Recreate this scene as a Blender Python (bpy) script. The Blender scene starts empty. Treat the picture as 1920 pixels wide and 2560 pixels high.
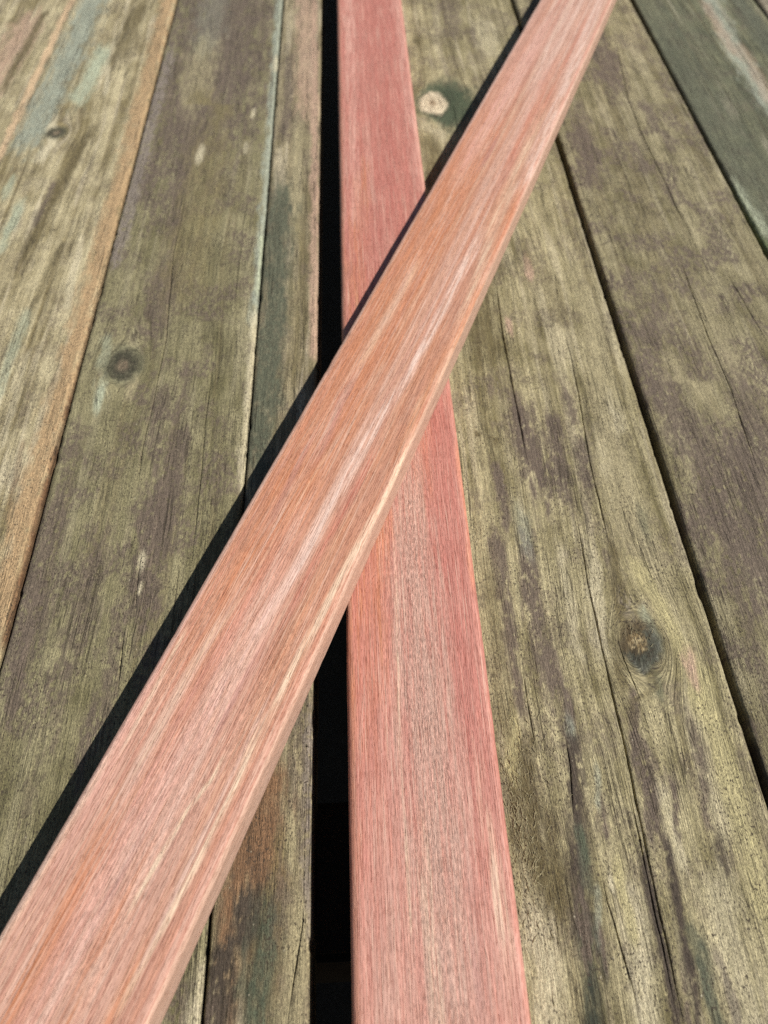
import bpy, math, random
import numpy as np
from mathutils import Matrix

MM = 0.001
scene = bpy.context.scene
col = scene.collection

# ------------------------------------------------------------------ camera
CAM_H = 217.0                                     # mm above the deck
R = [[0.999107, 0.038294, -0.017832], [-0.041544, 0.814331, -0.578912], [-0.007648, 0.579136, 0.815195]]
cam_d = bpy.data.cameras.new('camera')
cam = bpy.data.objects.new('camera', cam_d)
col.objects.link(cam)
cam.matrix_world = Matrix(((R[0][0], R[0][1], R[0][2], 0), (R[1][0], R[1][1], R[1][2], 0),
                           (R[2][0], R[2][1], R[2][2], CAM_H * MM), (0, 0, 0, 1)))
cam_d.sensor_fit = 'HORIZONTAL'
cam_d.sensor_width = 36
cam_d.lens = 36 * 1923 / 1920
cam_d.clip_start, cam_d.clip_end = 0.005, 50
cam_d.dof.use_dof = True
cam_d.dof.focus_distance = 0.224
cam_d.dof.aperture_fstop = 20.0
scene.camera = cam

# ------------------------------------------------------------------ sky, sun, exposure
SUN_EL, SUN_AZ = math.radians(52.1), math.radians(5.0)   # azimuth from +X towards +Y
world = bpy.data.worlds.new('World')
scene.world = world
world.use_nodes = True
nt = world.node_tree
sky = nt.nodes.new('ShaderNodeTexSky')
sky.sky_type = 'NISHITA'
sky.sun_disc = False
sky.sun_elevation = SUN_EL
sky.sun_rotation = math.pi / 2 - SUN_AZ
nt.links.new(sky.outputs[0], nt.nodes['Background'].inputs[0])
nt.nodes['Background'].inputs[1].default_value = 0.05
sun_d = bpy.data.lights.new('sun', 'SUN')
sun_d.energy = 4.6
sun_d.angle = math.radians(0.5)
sun_d.color = (1.0, 0.965, 0.90)
sun = bpy.data.objects.new('sun', sun_d)
col.objects.link(sun)
to_sun = np.array([math.cos(SUN_EL) * math.cos(SUN_AZ), math.cos(SUN_EL) * math.sin(SUN_AZ), math.sin(SUN_EL)])
from mathutils import Vector
sun.rotation_euler = Vector(to_sun).to_track_quat('Z', 'Y').to_euler()
sun.location = (0.6, 0.1, 1.0)
vs = scene.view_settings
vs.view_transform = 'Standard'
vs.look = 'None'
vs.exposure = 0.3
vs.gamma = 1.0
scene.cycles.use_denoising = False
GAIN = 1.38          # what albedo 1.0 facing the sun comes out as; palette below is written as it looks in sun

# ------------------------------------------------------------------ measured features (millimetres on each surface)
STAINS_A = [
    ([[-119.6, 574.8], [-118.7, 491.2], [-118.1, 414.8], [-118.1, 303.0], [-118.3, 219.7], [-119.6, 159.9], [-118.6, 119.4]], 4.75, 'orange', 0.85),
    ([[-113.0, 574.4], [-113.7, 389.9], [-113.9, 302.8], [-115.3, 161.5], [-115.2, 110.9]], 0.91, 'brown', 0.7),
    ([[-169.5, 577.9], [-169.4, 514.9], [-171.1, 474.6], [-173.3, 421.2]], 8.91, 'bluegreen', 0.85),
    ([[-150.7, 498.2], [-154.3, 452.7]], 5.01, 'palegreen', 0.8),
    ([[-205.3, 533.3], [-207.5, 481.6]], 9.46, 'pink', 0.6),
    ([[-184.1, 578.8], [-185.1, 475.5], [-185.5, 391.9]], 2.11, 'orangelight', 0.8),
    ([[-197.6, 555.6], [-200.4, 462.2]], 2.77, 'olive_dark', 0.7),
    ([[-137.7, 557.8], [-139.0, 507.8]], 6.36, 'olive_dark', 0.6),
    ([[-141.3, 411.2], [-149.6, 348.7], [-153.2, 304.8]], 2.75, 'olive_dark', 0.65),
    ([[-151.8, 359.1], [-152.9, 332.4]], 1.92, 'purple', 0.7),
    ([[-164.2, 340.4], [-164.2, 332.1]], 2.7, 'palegreen', 0.7),
    ([[-165.3, 321.4], [-165.3, 313.6]], 2.62, 'palegreen', 0.6),
    ([[-172.8, 364.1], [-172.8, 356.4]], 2.4, 'palegreen', 0.6),
    ([[-144.2, 480.3], [-141.0, 454.2]], 1.6, 'cream', 0.7),
    ([[-160.3, 400.2], [-162.5, 390.7]], 2.93, 'cream', 0.8),
    ([[-164.4, 423.2], [-164.4, 416.4]], 1.96, 'cream', 0.6),
    ([[-138.0, 310.0], [-143.6, 241.3]], 1.64, 'olive_dark', 0.5),
    ([[-143.2, 260.8], [-142.9, 218.7]], 2.2, 'palegreen', 0.5),
    ([[-130.0, 270.4], [-131.2, 201.4]], 1.82, 'purple', 0.35),
    ([[-137.6, 236.3], [-135.3, 193.6]], 1.8, 'cream', 0.4),
    ([[-129.9, 315.6], [-126.6, 270.2]], 1.56, 'cream', 0.4),
    ([[-127.7, 189.4], [-125.7, 165.4]], 1.13, 'brown', 0.35),
]
CRACKS_A = [
]
KNOTS_A = [
    (-160.0, 411.0, 5.6, 'flat'),
]
STAINS_B = [
    ([[-85.4, 598.0], [-80.4, 489.0]], 35.84, 'purple', 0.8),
    ([[-88.9, 451.1], [-88.9, 394.0]], 16.39, 'purple', 0.75),
    ([[-105.7, 382.0], [-105.7, 363.5]], 5.71, 'purple', 0.8),
    ([[-109.7, 495.8], [-111.2, 302.6]], 3.65, 'purple_light', 0.75),
    ([[-89.3, 366.3], [-87.4, 319.5]], 3.38, 'purple', 0.7),
    ([[-85.7, 287.0], [-87.1, 263.0]], 7.17, 'purple', 0.7),
    ([[-71.6, 226.2], [-70.9, 208.8]], 2.78, 'purple', 0.6),
    ([[-78.9, 211.3], [-79.1, 189.0]], 3.86, 'purple', 0.65),
    ([[-109.7, 186.6], [-108.4, 173.5]], 4.31, 'purple', 0.5),
    ([[-70.7, 186.6], [-72.9, 157.8]], 6.4, 'purple', 0.75),
    ([[-111.1, 143.1], [-110.3, 121.9]], 7.94, 'purple', 0.75),
    ([[-93.2, 136.0], [-92.0, 115.4]], 6.06, 'purple', 0.65),
    ([[-74.5, 154.4], [-73.6, 127.5]], 6.24, 'purple', 0.8),
    ([[-80.4, 109.3], [-80.2, 86.1]], 3.52, 'purple', 0.65),
    ([[-109.6, 105.3], [-107.8, 89.8]], 2.84, 'purple', 0.7),
    ([[-93.9, 96.7], [-92.6, 78.4]], 1.84, 'purple', 0.5),
    ([[-83.7, 86.3], [-84.0, 72.3]], 2.49, 'purple', 0.7),
    ([[-95.9, 72.8], [-96.7, 56.6]], 2.39, 'purple', 0.4),
    ([[-89.5, 490.1], [-89.5, 455.3]], 9.35, 'olive_light', 0.6),
    ([[-86.1, 437.6], [-72.6, 436.0]], 6.69, 'olive', 0.6),
    ([[-76.5, 380.3], [-78.3, 300.9]], 10.93, 'olive', 0.5),
    ([[-89.4, 561.1], [-89.4, 523.9]], 9.18, 'bluegreen', 0.2),
    ([[-46.8, 595.6], [-44.8, 462.6], [-44.7, 299.2], [-44.4, 260.9]], 3.09, 'bluegreen', 0.9),
    ([[-45.3, 311.1], [-44.4, 276.7]], 1.75, 'palegreen', 0.9),
    ([[-44.9, 255.8], [-44.8, 218.2], [-44.9, 170.5]], 2.36, 'cream', 0.55),
    ([[-81.1, 389.3], [-81.1, 383.1]], 1.87, 'cream', 0.6),
    ([[-55.6, 427.9], [-55.6, 424.0]], 1.1, 'cream', 0.7),
    ([[-58.0, 392.8], [-58.0, 388.6]], 1.26, 'cream', 0.5),
    ([[-45.6, 486.0], [-45.6, 478.0]], 2.13, 'cream', 0.5),
    ([[-103.5, 218.6], [-103.5, 212.8]], 2.35, 'palegreen', 0.75),
    ([[-105.6, 242.4], [-105.6, 236.4]], 2.29, 'palegreen', 0.4),
    ([[-91.5, 220.7], [-91.5, 216.0]], 1.89, 'olive_light', 0.6),
    ([[-76.4, 139.5], [-76.4, 137.2]], 1.07, 'cream', 0.6),
    ([[-75.5, 128.0], [-75.5, 126.6]], 0.65, 'cream', 0.8),
    ([[-82.4, 55.0], [-86.1, 36.6]], 3.07, 'olive_dark', 0.3),
    ([[-45.4, 16.6], [-46.2, 5.4]], 2.33, 'cream', 0.5),
]
CRACKS_B = [
    (0.3, 1.2, [[-78.3, 113.4], [-77.7, 102.5], [-77.1, 93.2]]),
    (0.26, 1.0, [[-76.8, 139.1], [-76.7, 130.1], [-75.8, 118.9]]),
    (0.34, 1.3, [[-84.7, 352.0], [-85.3, 301.3], [-81.6, 247.3], [-82.2, 207.2], [-83.0, 185.3], [-81.9, 166.9]]),
    (0.24, 1.0, [[-61.0, 231.4], [-61.0, 201.0], [-60.1, 173.0], [-60.0, 152.1], [-59.8, 137.6]]),
]
KNOTS_B = [
    (-97.1, 231.1, 6.44, 'dark'),
]
STAINS_C = [
    ([[-31.1, 594.6], [-27.1, 438.7]], 5.82, 'pink', 0.55),
    ([[-38.1, 486.5], [-37.2, 405.3]], 3.42, 'purple', 0.7),
    ([[-24.1, 568.9], [-21.5, 377.3], [-20.1, 239.9]], 2.05, 'pink', 0.7),
    ([[-30.8, 405.0], [-29.8, 322.7]], 3.02, 'olive_light', 0.6),
    ([[-37.9, 336.0], [-37.6, 281.8], [-38.4, 222.3], [-41.5, 191.1]], 7.14, 'greengray', 0.9),
    ([[-28.9, 322.7], [-28.4, 230.9]], 2.9, 'olive', 0.4),
    ([[-22.6, 75.3], [-22.8, 60.8]], 6.05, 'purple', 0.5),
    ([[-19.8, 81.1], [-19.6, 29.2]], 1.61, 'purple_light', 0.6),
    ([[-32.2, 55.3], [-32.2, 45.3]], 5.88, 'rust', 1.0),
    ([[-33.9, 48.2], [-33.9, 37.7]], 6.28, 'rust', 1.0),
    ([[-36.5, 39.1], [-36.5, 30.0]], 5.61, 'rust', 0.9),
    ([[-24.5, 52.5], [-24.7, 45.4]], 1.48, 'olive_light', 0.8),
    ([[-27.2, 45.5], [-32.4, 25.3]], 1.99, 'olive', 0.5),
    ([[-36.0, 27.3], [-37.3, 24.7]], 2.97, 'olive_light', 0.4),
    ([[-34.5, 27.2], [-40.2, 23.1], [-40.9, 14.7]], 4.93, 'mildew', 1.0),
    ([[-43.2, 13.2], [-43.1, 6.8]], 1.69, 'purple', 0.9),
    ([[-26.4, 38.7], [-27.6, 29.6]], 2.62, 'purple', 0.5),
    ([[-29.8, 21.8], [-31.8, 14.3], [-31.3, 4.8]], 4.03, 'green', 0.7),
    ([[-22.0, 26.7], [-22.8, 16.4], [-22.9, 4.5]], 2.71, 'olive_light', 0.9),
]
CRACKS_C = [
    (0.3, 1.2, [[-19.5, 39.4], [-21.3, 26.6], [-22.8, 17.3], [-24.3, 6.8]]),
]
KNOTS_C = [
]
STAINS_D = [
    ([[63.4, 549.8], [63.4, 523.1]], 6.58, 'purple', 0.6),
    ([[74.2, 514.6], [74.2, 499.2]], 3.91, 'purple', 0.6),
    ([[83.1, 516.0], [83.6, 499.9]], 6.3, 'cream', 0.4),
    ([[54.5, 440.7], [51.0, 416.9]], 5.22, 'green', 0.55),
    ([[36.6, 405.3], [44.9, 400.8]], 4.25, 'cream', 0.35),
    ([[41.2, 381.4], [37.4, 359.4]], 4.0, 'olive_dark', 0.6),
    ([[52.6, 266.3], [47.7, 246.2]], 6.64, 'olive_dark', 0.6),
    ([[74.8, 286.9], [74.8, 281.9]], 1.78, 'pink', 0.6),
    ([[60.7, 248.5], [60.7, 245.0]], 1.33, 'pink', 0.7),
    ([[73.3, 265.3], [67.8, 240.3]], 2.3, 'olive_light', 0.6),
    ([[82.7, 270.8], [82.7, 259.0]], 4.3, 'olive_dark', 0.45),
    ([[58.1, 196.3], [60.1, 184.2], [61.1, 167.2]], 5.61, 'purple', 0.85),
    ([[70.3, 191.6], [69.4, 178.0], [68.5, 162.4]], 2.91, 'purple', 0.8),
    ([[77.8, 204.9], [77.8, 198.2]], 2.75, 'purple', 0.7),
    ([[77.7, 176.6], [77.7, 169.3]], 3.17, 'purple', 0.75),
    ([[46.1, 169.8], [46.2, 150.5]], 2.34, 'purple', 0.8),
    ([[48.8, 215.4], [48.8, 211.9]], 1.41, 'purple', 0.6),
    ([[41.1, 187.1], [47.7, 186.0]], 1.33, 'olive_dark', 0.9),
    ([[93.0, 201.4], [93.0, 194.0]], 3.03, 'cream', 0.7),
    ([[86.5, 180.2], [86.5, 173.4]], 2.91, 'cream', 0.75),
    ([[97.0, 253.7], [84.7, 150.3]], 4.68, 'olive_light', 0.7),
    ([[92.6, 173.1], [92.4, 141.7], [92.6, 115.5]], 4.05, 'olive_light', 0.6),
    ([[42.1, 137.6], [41.8, 107.9], [41.8, 86.9]], 2.74, 'purple', 0.8),
    ([[51.9, 135.5], [50.5, 107.5], [52.2, 91.4]], 3.36, 'purple', 0.8),
    ([[51.6, 146.5], [51.6, 140.7]], 2.71, 'bluegreen', 0.35),
    ([[56.2, 82.5], [54.8, 70.7]], 2.27, 'purple', 0.85),
    ([[55.2, 75.4], [55.2, 72.9]], 1.37, 'bluegreen', 0.6),
    ([[75.7, 84.1], [71.9, 65.4]], 1.57, 'purple', 0.8),
    ([[72.9, 91.9], [72.9, 89.2]], 1.43, 'olive_dark', 0.6),
    ([[73.2, 134.5], [69.4, 102.5]], 2.46, 'cream', 0.45),
    ([[62.6, 135.0], [61.5, 100.2]], 1.96, 'cream', 0.35),
    ([[87.4, 126.1], [90.4, 117.1], [91.9, 107.0], [94.3, 93.4], [94.9, 80.8]], 2.74, 'yellow', 0.65),
    ([[96.2, 83.2], [96.7, 68.9], [96.3, 49.3], [95.7, 30.7]], 3.65, 'yellow', 0.6),
    ([[94.9, 93.7], [94.9, 90.5]], 1.68, 'pink', 0.75),
    ([[90.0, 72.2], [90.0, 68.5]], 2.04, 'purple', 0.65),
    ([[80.2, 132.6], [78.2, 113.3]], 2.02, 'olive_dark', 0.7),
    ([[77.4, 132.3], [77.4, 130.1]], 1.05, 'purple', 0.6),
    ([[93.4, 146.8], [93.4, 143.0]], 1.77, 'green', 0.35),
    ([[80.8, 111.7], [82.9, 107.4]], 2.74, 'purple_light', 0.4),
    ([[85.3, 108.0], [86.9, 103.1]], 1.73, 'palegreen', 0.6),
    ([[80.2, 93.4], [83.1, 90.1]], 2.63, 'green', 0.6),
    ([[73.3, 81.7], [82.7, 86.3]], 1.89, 'olive_dark', 0.5),
    ([[41.8, 60.1], [42.2, 55.8]], 1.09, 'purple', 0.8),
    ([[53.9, 62.9], [52.1, 50.2], [49.5, 29.9]], 3.22, 'mildew', 0.9),
    ([[52.9, 45.3], [52.9, 42.8]], 1.48, 'green', 0.9),
    ([[52.3, 38.5], [52.3, 36.1]], 1.45, 'greengray', 0.5),
    ([[49.5, 20.1], [49.2, 15.1], [47.9, 1.5]], 2.51, 'greenblack', 0.98),
    ([[52.9, 17.3], [52.9, 15.8]], 0.97, 'greengray', 0.8),
    ([[60.6, 62.6], [59.1, 55.1]], 0.87, 'bluegreen', 0.4),
    ([[54.5, 31.5], [52.6, 22.6]], 0.79, 'bluegreen', 0.4),
    ([[49.6, 27.2], [49.5, 20.1]], 1.77, 'purple', 0.95),
    ([[53.4, 22.6], [53.0, 15.7]], 0.87, 'purple', 0.95),
    ([[60.1, 55.0], [59.5, 46.8]], 0.85, 'purple', 0.8),
    ([[74.7, 65.3], [72.8, 48.2]], 2.88, 'purple', 0.85),
    ([[80.3, 56.3], [78.2, 46.5]], 1.17, 'purple', 0.8),
    ([[67.9, 41.4], [67.7, 25.5], [67.4, 4.6]], 1.4, 'mildew', 0.85),
    ([[74.9, 41.1], [73.9, 26.1], [73.2, 13.2]], 1.2, 'mildew', 0.85),
    ([[71.2, 11.6], [69.4, 0.6]], 0.93, 'purple', 0.7),
    ([[76.7, 18.1], [76.3, 11.4], [76.4, 0.3]], 1.92, 'greengray', 0.75),
    ([[74.1, 14.0], [72.1, 3.6]], 0.93, 'mildew', 0.8),
    ([[81.1, 16.2], [81.5, 3.2]], 1.31, 'purple', 0.8),
    ([[88.5, 58.1], [87.2, 49.7]], 1.5, 'purple', 0.7),
    ([[88.6, 40.8], [88.6, 38.4]], 1.46, 'mildew', 0.7),
    ([[78.4, 29.6], [80.9, 25.8]], 2.2, 'purple', 0.4),
    ([[39.4, 66.8], [39.8, 47.6], [41.1, 35.8]], 4.68, 'olive_dark', 0.75),
    ([[37.4, 125.4], [36.4, 78.6]], 3.01, 'olive_dark', 0.4),
    ([[45.7, 50.4], [44.4, 31.0]], 1.83, 'olive_dark', 0.6),
    ([[39.4, 74.9], [36.6, 67.0]], 1.8, 'yellow', 0.6),
    ([[37.9, 22.4], [37.5, 1.9]], 3.52, 'cream', 0.55),
    ([[62.7, 25.7], [60.5, 4.1]], 2.8, 'cream', 0.5),
    ([[77.3, 39.1], [77.3, 55.3]], 1.53, 'cream', 0.4),
    ([[58.4, 34.7], [58.4, 33.6]], 0.72, 'cream', 0.9),
    ([[85.6, 24.7], [84.7, 3.1]], 3.73, 'cream', 0.35),
    ([[60.7, 35.0], [61.3, 24.0]], 1.39, 'yellow', 0.6),
]
CRACKS_D = [
    (0.22, 0.8, [[49.8, 438.7], [53.0, 396.3], [55.1, 365.7]]),
    (0.4, 0.9, [[59.1, 276.8], [56.3, 220.1], [56.1, 189.5], [55.6, 172.1]]),
    (0.28, 1.0, [[44.0, 94.4], [44.1, 83.1], [44.4, 68.3]]),
    (0.34, 1.2, [[53.2, 71.9], [53.1, 64.0], [51.5, 51.7]]),
    (0.26, 0.9, [[54.9, 39.1], [55.7, 33.0], [56.9, 26.3], [57.7, 18.7], [58.5, 11.4], [58.2, 3.4]]),
    (0.42, 1.7, [[70.8, 150.2], [70.0, 129.5], [68.2, 108.4], [67.6, 99.0], [67.9, 86.9], [67.6, 77.2], [67.9, 65.0], [66.3, 45.1], [65.3, 26.5], [64.1, 13.5], [63.6, 3.2]]),
    (0.34, 1.3, [[68.3, 60.0], [68.0, 43.3], [67.8, 28.5], [67.8, 15.8], [67.4, 3.0]]),
    (0.36, 1.4, [[83.3, 231.2], [82.0, 200.3], [80.0, 171.9], [79.8, 150.6], [79.3, 135.8]]),
    (0.26, 1.0, [[74.9, 103.6], [75.3, 95.6], [76.6, 88.1], [77.4, 81.0]]),
]
KNOTS_D = [
    (43.4, 431.1, 7.98, 'pale'),
    (81.5, 100.4, 6.61, 'big'),
]
STAINS_E = [
    ([[117.5, 278.3], [117.5, 270.5]], 2.8, 'purple', 0.7),
    ([[124.8, 252.3], [108.9, 216.2]], 6.92, 'purple', 0.75),
    ([[116.9, 193.4], [122.9, 171.7]], 10.37, 'purple', 0.75),
    ([[136.1, 166.3], [136.1, 150.6]], 7.01, 'purple', 0.8),
    ([[144.9, 205.0], [144.9, 191.7]], 5.48, 'purple', 0.7),
    ([[118.3, 390.4], [118.3, 367.3]], 7.0, 'purple', 0.85),
    ([[148.5, 488.5], [148.5, 453.5]], 9.34, 'purple', 0.8),
    ([[122.9, 417.1], [117.2, 355.1]], 5.17, 'purple', 0.6),
    ([[144.3, 376.7], [144.3, 363.5]], 4.07, 'purple', 0.65),
    ([[159.9, 417.6], [159.9, 404.1]], 3.88, 'purple', 0.65),
    ([[163.6, 389.9], [163.6, 380.2]], 2.91, 'purple', 0.6),
    ([[121.0, 143.6], [126.5, 128.9]], 9.19, 'purple', 0.8),
    ([[118.0, 124.0], [118.0, 113.5]], 5.13, 'purple', 0.6),
    ([[123.4, 212.1], [130.6, 209.6]], 4.66, 'olive_light', 0.6),
    ([[106.7, 149.3], [110.4, 132.8]], 2.38, 'purple', 0.6),
    ([[106.7, 66.1], [105.6, 54.1]], 1.52, 'mildew', 0.9),
    ([[163.1, 522.3], [171.8, 516.2]], 7.42, 'olive_light', 0.5),
    ([[144.6, 250.1], [144.6, 232.7]], 6.6, 'olive_light', 0.5),
    ([[116.4, 93.7], [114.6, 81.1]], 2.34, 'purple', 0.5),
]
CRACKS_E = [
    (0.36, 1.2, [[160.2, 498.5], [151.6, 424.1], [151.0, 383.4], [152.1, 345.1], [152.0, 310.9]]),
    (0.34, 1.2, [[143.3, 285.9], [141.4, 236.1], [141.7, 205.6], [139.9, 179.8], [139.1, 164.4]]),
    (0.3, 1.0, [[161.0, 278.5], [162.8, 255.5], [164.5, 230.6]]),
]
KNOTS_E = [
]
STAINS_F = [
    ([[191.3, 555.6], [191.7, 426.2], [190.7, 320.6]], 9.26, 'greengray', 0.5),
    ([[183.5, 556.1], [185.4, 444.6], [182.8, 358.7], [183.6, 299.1]], 4.4, 'greengray', 0.5),
    ([[205.4, 519.8], [201.7, 430.1], [202.8, 357.6]], 12.18, 'greengray', 0.4),
    ([[186.3, 337.4], [186.6, 308.1]], 2.96, 'palegreen', 0.6),
    ([[183.5, 341.0], [184.5, 296.1]], 1.45, 'greenbright', 0.7),
    ([[235.2, 552.9], [229.5, 491.2], [227.6, 419.8]], 5.76, 'bluegreen', 0.75),
    ([[229.3, 541.3], [227.9, 486.1]], 3.34, 'pink', 0.35),
    ([[233.5, 480.7], [230.5, 428.4]], 3.54, 'pink', 0.3),
    ([[253.3, 551.8], [251.1, 490.0]], 5.75, 'greengray', 0.9),
]
CRACKS_F = [
]
KNOTS_F = [
]
STREAKS_UPPER = [
    ([[-59.4, 260.4], [-60.4, 216.9], [-60.9, 188.5], [-63.2, 165.4], [-64.4, 148.2], [-65.0, 123.1], [-65.4, 102.7], [-68.3, 77.6], [-68.9, 64.8]], 1.72, 'white', 0.7),
    ([[-50.0, 204.3], [-52.8, 173.5], [-49.8, 137.0], [-51.1, 122.7], [-53.0, 90.8], [-54.2, 71.0], [-53.9, 63.1], [-54.8, 50.3]], 1.17, 'cream', 0.6),
    ([[-58.9, 358.9], [-55.6, 282.9], [-49.9, 207.5]], 2.21, 'cream', 0.5),
    ([[-56.5, 513.3], [-53.6, 413.9], [-51.5, 329.0]], 3.07, 'white', 0.55),
    ([[-71.8, 508.1], [-70.1, 421.6]], 2.74, 'white', 0.45),
    ([[-58.9, 479.6], [-58.9, 358.9]], 1.25, 'red', 0.35),
    ([[-73.6, 150.2], [-75.0, 126.9], [-76.1, 108.2], [-76.4, 91.2], [-77.5, 77.0]], 0.57, 'cream', 0.6),
    ([[-60.5, 38.9], [-63.0, 28.1], [-64.5, 9.1]], 0.54, 'cream', 0.75),
    ([[-54.4, 36.9], [-54.9, 21.0], [-55.8, 4.3], [-56.7, -6.9]], 0.75, 'cream', 0.75),
    ([[-87.8, 29.7], [-87.9, 4.3], [-88.1, -10.4]], 0.78, 'cream', 0.6),
    ([[-77.7, 3.6], [-78.0, -8.4], [-78.7, -20.4]], 2.15, 'orange', 0.75),
    ([[-66.9, 4.9], [-67.3, -6.0], [-66.4, -16.6]], 1.48, 'orange', 0.65),
    ([[-80.3, 12.6], [-79.5, 6.5]], 1.74, 'orange', 0.45),
    ([[-57.6, -11.9], [-57.7, -16.4]], 1.57, 'orange', 0.5),
    ([[-73.4, 337.7], [-73.4, 333.0]], 1.39, 'mauve', 0.8),
    ([[-60.1, 75.2], [-60.1, 72.7]], 1.33, 'brown', 0.75),
    ([[-56.2, 70.1], [-56.2, 68.4]], 0.91, 'brown', 0.6),
    ([[-83.0, 291.6], [-82.2, 219.4], [-81.5, 176.7]], 8.61, 'orange', 0.55),
    ([[-74.1, 253.5], [-72.7, 169.7], [-73.7, 124.0]], 5.17, 'orange', 0.5),
    ([[-77.1, 327.0], [-74.5, 276.2]], 4.1, 'orange', 0.5),
    ([[-52.1, 302.5], [-50.7, 230.7], [-52.4, 161.5]], 1.72, 'orange', 0.6),
    ([[-81.7, 129.5], [-80.4, 98.2], [-81.3, 79.6]], 2.67, 'orange', 0.5),
    ([[-60.2, 130.6], [-61.6, 96.4]], 1.3, 'red', 0.5),
    ([[-60.0, 147.8], [-60.2, 130.6]], 1.06, 'red', 0.5),
    ([[-64.2, 405.8], [-61.7, 332.4]], 3.08, 'red', 0.35),
    ([[-79.4, 442.0], [-81.1, 347.3]], 3.9, 'pink', 0.6),
    ([[-78.5, 165.6], [-76.8, 150.9]], 1.62, 'mauve', 0.5),
    ([[-81.5, 141.9], [-80.1, 120.1]], 1.17, 'mauve', 0.4),
    ([[-75.8, 94.1], [-75.2, 72.6], [-75.2, 54.2]], 2.28, 'red', 0.3),
    ([[-69.9, 62.1], [-72.2, 28.2]], 5.51, 'pink', 0.5),
    ([[-89.5, 62.3], [-86.2, 27.1]], 2.79, 'pink', 0.5),
    ([[-79.4, 71.1], [-79.7, 41.2]], 0.86, 'cream', 0.35),
    ([[-86.5, 65.9], [-85.6, 41.3]], 0.58, 'cream', 0.4),
    ([[-78.3, 236.0], [-78.7, 197.2]], 1.37, 'cream', 0.3),
    ([[-71.1, 20.7], [-70.9, 13.3]], 1.05, 'mauve', 0.45),
    ([[-64.3, 70.2], [-64.8, 52.2]], 0.97, 'mauve', 0.4),
]
STREAKS_LOWER = [
    ([[-3.0, 133.5], [-2.5, 120.2], [-2.3, 99.9]], 5.16, 'orange', 0.5),
    ([[1.4, 309.3], [-2.2, 264.5]], 3.99, 'orange', 0.6),
    ([[23.2, 202.9], [17.2, 179.6]], 3.66, 'orange', 0.6),
    ([[4.4, 142.4], [1.7, 124.3]], 2.48, 'orange', 0.5),
    ([[22.6, 175.7], [20.6, 141.6]], 7.12, 'rose', 0.5),
    ([[18.4, 480.9], [16.7, 347.4]], 5.74, 'rose', 0.5),
    ([[16.1, 333.9], [3.6, 291.5]], 6.98, 'rose', 0.6),
    ([[12.9, 113.9], [13.1, 99.2], [13.1, 79.7], [13.5, 59.0], [14.0, 40.4]], 5.77, 'tan', 0.8),
    ([[14.1, 53.8], [15.5, 34.9], [16.0, 19.5], [15.2, 2.7]], 8.35, 'tan', 0.65),
    ([[12.7, 129.7], [13.0, 115.3]], 4.86, 'tan', 0.5),
    ([[14.8, 147.8], [14.8, 139.2]], 3.9, 'tan', 0.35),
    ([[-0.3, 31.1], [0.3, 3.3]], 3.95, 'tan', 0.55),
    ([[6.4, 93.9], [5.4, 70.3], [5.6, 49.3], [5.7, 41.0], [5.6, 26.6]], 0.36, 'cream', 0.45),
    ([[7.4, 137.6], [7.1, 119.8], [6.2, 94.5]], 0.31, 'cream', 0.35),
    ([[25.6, 54.3], [27.3, 38.9], [28.0, 25.6]], 1.38, 'cream', 0.45),
    ([[9.7, 35.1], [10.3, 18.1]], 2.03, 'cream', 0.3),
    ([[25.0, 86.3], [25.0, 63.7], [25.6, 54.3]], 1.91, 'rose', 0.6),
    ([[23.0, 98.8], [23.3, 84.0]], 1.8, 'rose', 0.7),
    ([[7.9, 12.2], [7.9, 8.6]], 2.34, 'mauve', 0.3),
    ([[20.7, 12.7], [20.7, 10.2]], 1.63, 'mauve', 0.4),
    ([[20.2, 25.5], [20.2, 23.1]], 1.51, 'mauve', 0.3),
    ([[-2.3, 93.6], [-1.7, 59.6]], 3.77, 'rose', 0.4),
    ([[-1.7, 392.7], [-1.1, 321.9]], 2.2, 'pink', 0.5),
    ([[28.1, 534.3], [30.1, 346.7]], 3.06, 'pink', 0.5),
    ([[-1.6, 536.1], [-0.8, 443.6]], 3.08, 'pink', 0.6),
    ([[31.8, 184.6], [31.2, 125.9]], 1.25, 'orangepink', 0.6),
]

# ------------------------------------------------------------------ numpy noise
def _hash(ix, iy, seed):
    h = (ix.astype(np.uint32) * np.uint32(374761393) + iy.astype(np.uint32) * np.uint32(668265263)
         + np.uint32((seed * 2246822519 + 3266489917) & 0xffffffff))
    h = (h ^ (h >> np.uint32(13))) * np.uint32(1274126177)
    h = h ^ (h >> np.uint32(16))
    return h.astype(np.float32) * np.float32(1.0 / 4294967295.0)

def vnoise(x, y, seed=0):
    x = np.asarray(x, np.float32); y = np.asarray(y, np.float32)
    fx, fy = np.floor(x), np.floor(y)
    ix, iy = fx.astype(np.int64), fy.astype(np.int64)
    tx, ty = x - fx, y - fy
    tx = tx * tx * (3 - 2 * tx); ty = ty * ty * (3 - 2 * ty)
    a = _hash(ix, iy, seed); b = _hash(ix + 1, iy, seed)
    c = _hash(ix, iy + 1, seed); d = _hash(ix + 1, iy + 1, seed)
    return (a * (1 - tx) + b * tx) * (1 - ty) + (c * (1 - tx) + d * tx) * ty

def fbm(x, y, octaves=3, seed=0):
    s = 0; amp = 1.0; tot = 0
    for o in range(octaves):
        s = s + amp * vnoise(x * 2 ** o + 17.3 * o, y * 2 ** o + 9.1 * o, seed + 31 * o)
        tot += amp; amp *= 0.55
    return s / tot

def sstep(a, b, x):
    t = np.clip((x - a) / (b - a), 0, 1)
    return t * t * (3 - 2 * t)

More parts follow.
